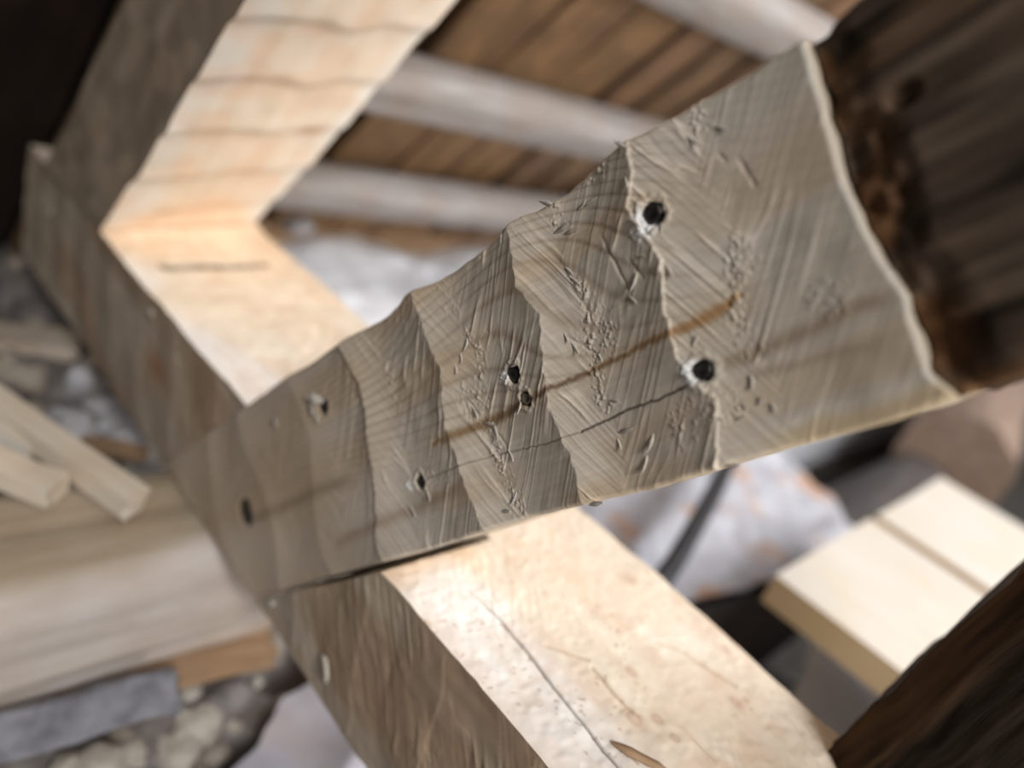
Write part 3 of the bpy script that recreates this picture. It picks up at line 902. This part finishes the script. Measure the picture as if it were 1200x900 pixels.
def post_disp(P, t, A, Bq, Cq):
    z = P[..., 2]
    fur = vn2(z * 16, Bq * 26 + Cq * 20, 3) * .6 + vn2(z * 45, Bq * 60 + Cq * 50, 4) * .4
    r = np.zeros(P.shape)
    ch = sstep(.16, 0, Bq) * (1 - Cq) ** 2
    r[..., 1] += -(fur - .5) * .006 * (1 - Cq) + ch * .016
    r[..., 0] += (vn2(z * 60, z * 0, 6) - .5) * .003 * (1 - Bq) + (fur - .5) * .003 * (1 - Bq)
    step = sstep(.145, .165, Bq + .03 * (vn2(z * 25, z * 0, 7) - .5))
    r[..., 1] += step * .004 * (1 - Cq)
    return r


def post_col(P, t, A, Bq, Cq):
    z = P[..., 2]
    fur = vn2(z * 14, Bq * 30, 13)
    K = np.ones(P.shape) * (.6 + .9 * fur[..., None])
    st = sstep(.20, .15, Bq + .05 * (vn2(z * 30, Bq * 3, 7) - .5))[..., None] * .8
    K = K * (1 - st) + st * np.array([3.2, 2.4, 1.6]) * (.35 + 1.0 * vn2(z * 30, Bq * 60, 14))[..., None]
    return K


hexa(mbp, post_fn, np.linspace(0, 1, 330), np.linspace(0, 1, 110), np.linspace(0, 1, 30), post_disp,
     lambda P, A, Bq, Cq: np.stack([A * .62, Bq * .15, Cq * .14], -1) + 4, post_col)
mbp.build('old_post', M_POST, label='dark old post with split brown arris standing on the near end of the tie', cat='post')

# ------------------------------------------------------------------ left side: wall-plate log, slats, stones
mb = roundlog((-.292, -1.1, -.232), (-.272, .16, -.232), .080, .078, 120, 64, .004, 5, 3.4)
for q_ in range(len(mb.v)):      # paler grey-white near side, tan top
    x_, y_ = mb.v[q_][:, 0] + .262 + .02 * (vn2(mb.v[q_][:, 1] * 14, mb.v[q_][:, 2] * 20, 4) - .5), mb.v[q_][:, 2]
    m_ = sstep(.030, .052, x_)[:, None]
    mb.c[q_] = mb.c[q_] * (np.array([.84, .80, .72]) * (1 - m_) + np.array([1.22, 1.28, 1.42]) * m_)
mb.build('sill_log', M_LOG, label='thick pale old log lying under the tie beam at left', cat='log')


def on(px, py, z): return at(px, py, (0, 0, 1), z)


# split orange-brown lath under the log, slate slab in front of it
a = on(312, 752, -.31); b = on(-60, 836, -.31)
timber(a, b, (1, 0, 0), .042, .030, 40, 4, 4, .003, 31, .01).build('split_batten', M_ORNG, label='orange-brown split batten along the foot of the pale log', cat='batten')
a = on(206, 808, -.275); b = on(-60, 880, -.275)
timber(a, b, (.5, 0, -.85), .040, .012, 30, 6, 3, .002, 32, .006).build('slate_piece', M_SLATE, label='blue-grey slate piece leaning below the pale log', cat='slate')
# sticks on the log
a = on(158, 590, -.136); b = on(-70, 428, -.136)
timber(a, b, (1, 0, 0), .027, .022, 30, 5, 4, .001, 33, .012).build('pale_slat', M_PINE, label='long pale slat with a torn white end lying across the log', cat='slat')
a = on(70, 575, -.138); b = on(-70, 520, -.138)
timber(a, b, (1, 0, 0), .028, .020, 20, 4, 4, .001, 34, .004).build('offcut', M_PINE, label='short pale offcut beside the long slat on the log', cat='offcut')
a = on(-40, 500, -.145); b = on(40, 530, -.150)
timber(a, b, (1, 0, 0), .02, .014, 14, 4, 3, .001, 35, .004).build('kindling_piece', M_PLANED, label='small yellowish piece of kindling behind the short offcut', cat='offcut')
a = on(92, 418, -.26); b = on(-60, 405, -.26)
timber(a, b, (1, 0, 0), .06, .05, 20, 4, 4, .003, 36, .01).build('timber_block', M_LOG, label='tan block of wood in the debris left of the tie', cat='block')
a = on(95, 520, -.235); b = on(172, 532, -.225)
timber(a, b, (1, 0, 0), .016, .012, 16, 4, 3, .002, 37, .004).build('splinter_stick', M_ORNG, label='thin orange stick over the grey stones left of the tie', cat='stick')


def stone(c, r, seed, mat, name, label, group=None, sq=(1, 1, .7)):
    n, m_ = 12, 16
    th = np.linspace(.02, np.pi - .02, n)[:, None]; ph = (np.arange(m_) / m_ * 2 * np.pi)[None]
    d = np.stack([np.sin(th) * np.cos(ph), np.sin(th) * np.sin(ph), np.cos(th) + 0 * ph], -1)
    k = 1 + .55 * (vn3(d + seed * 3.1, 1.6, seed) - .5) + .3 * (vn3(d + seed, 4.0, seed + 1) - .5)
    P = np.array(c) + d * k[..., None] * r * np.array(sq)
    m = MB(); m.grid(P, P, closed_v=True)
    return m.build(name, mat, label=label, cat='stone', group=group)


stone(on(93, 452, -.26), .024, 3, M_STONE, 'stone', 'small upright grey stone beside the tan block', None, (.7, .8, 1.2))
stone(on(86, 500, -.25), .030, 4, M_STONE, 'stone', 'pale grey stone at the left, next to the long slat', None)
stone(on(128, 488, -.26), .036, 5, M_STONE, 'stone', 'largest grey stone, behind the orange stick', None)
stone(on(150, 512, -.25), .022, 6, M_STONE, 'stone', 'small grey stone close against the tie beam front', None)
stone(on(20, 338, -.30), .020, 7, M_BEIGE, 'stone', 'round pebble in the dark corner left of the tie', None)
stone(on(40, 378, -.30), .035, 8, M_STONE, 'stone', 'dusty grey stone above the tan block in the corner', None)
for k, (px, py, r) in enumerate(((222, 810, .020), (236, 850, .034), (205, 880, .036), (160, 880, .026), (150, 853, .014), (330, 823, .012), (120, 895, .030), (275, 815, .018), (215, 845, .024), (255, 885, .018), (180, 850, .016), (275, 850, .014), (300, 800, .010), (80, 898, .022))):
    stone(on(px, py, -.355), r * .68, 20 + k, M_BEIGE, 'mortar_lump', 'beige lump of old mortar in the rubble below the log', 'mortar lumps below the log')

# rubble bed on the left
gx, gy = np.meshgrid(np.linspace(-1.2, .9, 240), np.linspace(-1.3, .30, 170), indexing='ij')
gz = -.40 + .05 * vn2(gx * 7, gy * 7, 1) + .05 * vn2(gx * 22, gy * 22, 2) + .022 * vn2(gx * 60, gy * 60, 3) + .10 * sstep(-.35, -.8, gx)
P = np.stack([gx, gy, gz], -1)
MB().grid(P, P).build('rubble', M_RUBBLE, kind='stuff', label='dark earthy rubble filling the floor left of the tie', cat='rubble')


def drape(name, cx, cy, z0, lx, ly, amp, mat, label, cat, seed, tilt=(0, 0), kind=None, rot=0.0, nx=90, ny=90, fold=9, hole=.004):
    a, b = np.meshgrid(np.linspace(-.5, .5, nx), np.linspace(-.5, .5, ny), indexing='ij')
    ex = .07 * (vn2(b * 9, a * 0 + seed, seed) - .5); ey = .07 * (vn2(a * 9, b * 0 + seed, seed + 1) - .5)
    x = (a + ex * np.abs(a) * 2) * lx; y_ = (b + ey * np.abs(b) * 2) * ly
    z = (1 - np.abs(2 * vn2(x * fold, y_ * fold * .6, seed + 2) - 1)) * amp + vn2(x * 30, y_ * 26, seed + 3) * amp * .35 + tilt[0] * x + tilt[1] * y_
    c, s = math.cos(rot), math.sin(rot)
    P = np.stack([cx + c * x - s * y_, cy + s * x + c * y_, z0 + z], -1)
    m = MB(); m.grid(P, P)
    Q = P.copy(); Q[..., 2] -= hole
    m.grid(Q, Q, None, True)
    for e in (0, -1):
        m.grid(np.stack([P[e], Q[e]]), flip=(e == 0)); m.grid(np.stack([P[:, e], Q[:, e]]), flip=(e != 0))
    return m.build(name, mat, kind=kind, label=label, cat=cat)


# lavender-grey sheet under the tie, lower left
c = on(330, 880, -.34)
drape('plastic_sheet', c[0] + .10, c[1] + .10, -.325, .30, .26, .018, M_MAUVE, 'crumpled lavender-grey plastic sheet under the near tie beam', 'sheet', 3, rot=.4)

# ------------------------------------------------------------------ right side: plaster heap, sheet, cable, logs, planks
gx, gy = np.meshgrid(np.linspace(-1.02, -.36, 110), np.linspace(.24, 3.0, 260), indexing='ij')
gz = -.17 - .22 * sstep(-.62, -.36, gx) + .05 * (vn2(gx * 7, gy * 5, 4) - .5) + .012 * (vn2(gx * 26, gy * 24, 5) - .5)
P = np.stack([gx, gy, gz], -1)
m = MB(); m.grid(P, P)
Q = P.copy(); Q[..., 2] = -.56
for e in (0, -1):
    m.grid(np.stack([P[e], Q[e]]), flip=(e == 0)); m.grid(np.stack([P[:, e], Q[:, e]]), flip=(e != 0))
m.build('plaster_heap', M_WOOL, kind='stuff', label='heap of pale grey plaster dust at the eaves behind the tie', cat='plaster')
stone(on(352, 262, -.12), .030, 61, M_STONE, 'plaster_lump', 'white lump on the plaster heap beside the rafter foot', None)

c = on(800, 610, -.30)
drape('tarpaulin', c[0] - .08, c[1] + .02, -.325, .46, .95, .04, M_SHEET, 'crumpled white tarpaulin with orange stains under the black cable', 'sheet', 8, rot=-.1, fold=6, tilt=(-.15, 0))
# black cable over the tarpaulin
cps = [on(*q) for q in ((760, 700, -.22), (790, 660, -.215), (812, 622, -.205), (835, 580, -.20), (852, 545, -.20), (862, 500, -.22), (900, 440, -.27))]
cps = np.array(cps)
tt = np.linspace(0, len(cps) - 1, 60)
cl = np.stack([np.interp(tt, np.arange(len(cps)), cps[:, k]) for k in range(3)], -1)
for _ in range(3): cl[1:-1] = (cl[:-2] + 2 * cl[1:-1] + cl[2:]) / 4
tg = np.gradient(cl, axis=0); tg /= np.linalg.norm(tg, axis=1)[:, None]
s1 = np.cross(tg, [0, 0, 1.0]); s1 /= np.linalg.norm(s1, axis=1)[:, None]; s2 = np.cross(s1, tg)
an = np.arange(12) / 12 * 2 * np.pi
P = cl[:, None] + .014 * (np.cos(an)[None, :, None] * s1[:, None] + np.sin(an)[None, :, None] * s2[:, None])
MB().grid(P, P, closed_v=True, flip=True).build('cable', M_CABLE, label='black rubber cable crossing the white tarpaulin', cat='cable')

# dark grey log and brown log behind the planks
roundlog((-.03, .50, -.45), (-.10, 3.2, -.40), .10, .11, 90, 44, .007, 15).build('dark_log', M_LOGD, label='dark grey old log lying between the tarpaulin and the planks', cat='log')
roundlog((-.02, 1.95, -.30), (-.32, 3.4, -.24), .14, .16, 70, 44, .008, 16).build('brown_log', M_LOGB, label='pinkish-brown log beyond the stacked planks', cat='log')

# planed planks on bearers
ZP = -.12
A0 = on(907, 672, ZP); A1 = on(1022, 605, ZP); A2 = on(1095, 555, ZP)
th = .040
for k, (y0, y1, lab, dx) in enumerate(((A0[1], A1[1] - .012, 'pale planed plank nearer the tie beam, its tan edge showing', A0[0]),
                                      (A1[1] + .016, A2[1], 'pale planed plank farther from the tie beam, beyond the groove', A1[0]))):
    pk = timber((dx, (y0 + y1) / 2, ZP - th / 2), (dx + 1.3, (y0 + y1) / 2 + .02, ZP - th / 2), (0, 1, 0), y1 - y0, th, 40, 8, 3, .0004, 90 + k)
    for q_ in (2, 3): pk.c[q_] = pk.c[q_] * np.array([.82, .66, .46])      # darker sawn edges
    pk.build(
        'planed_plank', M_PLANED, label=lab, cat='plank', group='planed planks')
# a thinner tongue board closing the groove between them
timber((A1[0] - .001, A1[1], ZP - .024), (A1[0] + 1.29, A1[1] + .02, ZP - .024), (0, 1, 0), .024, .014, 20, 3, 2, .0003, 93).build(
    'joint_strip', M_ORNG, label='narrow tan strip in the groove between the two planks', cat='strip')
for k, x in enumerate((.62, 1.15)):
    timber((x, A0[1] - .03, -.36), (x, A2[1] + .05, -.36), (1, 0, 0), .10, .398, 20, 4, 6, .002, 95 + k).build(
        'plank_bearer', M_LOGD, label=('dark bearer under the planks, nearer the old post' if k == 0 else 'dark bearer under the far ends of the planks'), cat='bearer')
c = on(990, 815, -.42)
drape('grey_cloth', c[0] + .04, c[1], -.44, .22, .40, .02, M_WOOL, 'light grey cloth on the floor under the planks', 'cloth', 21, rot=.2)
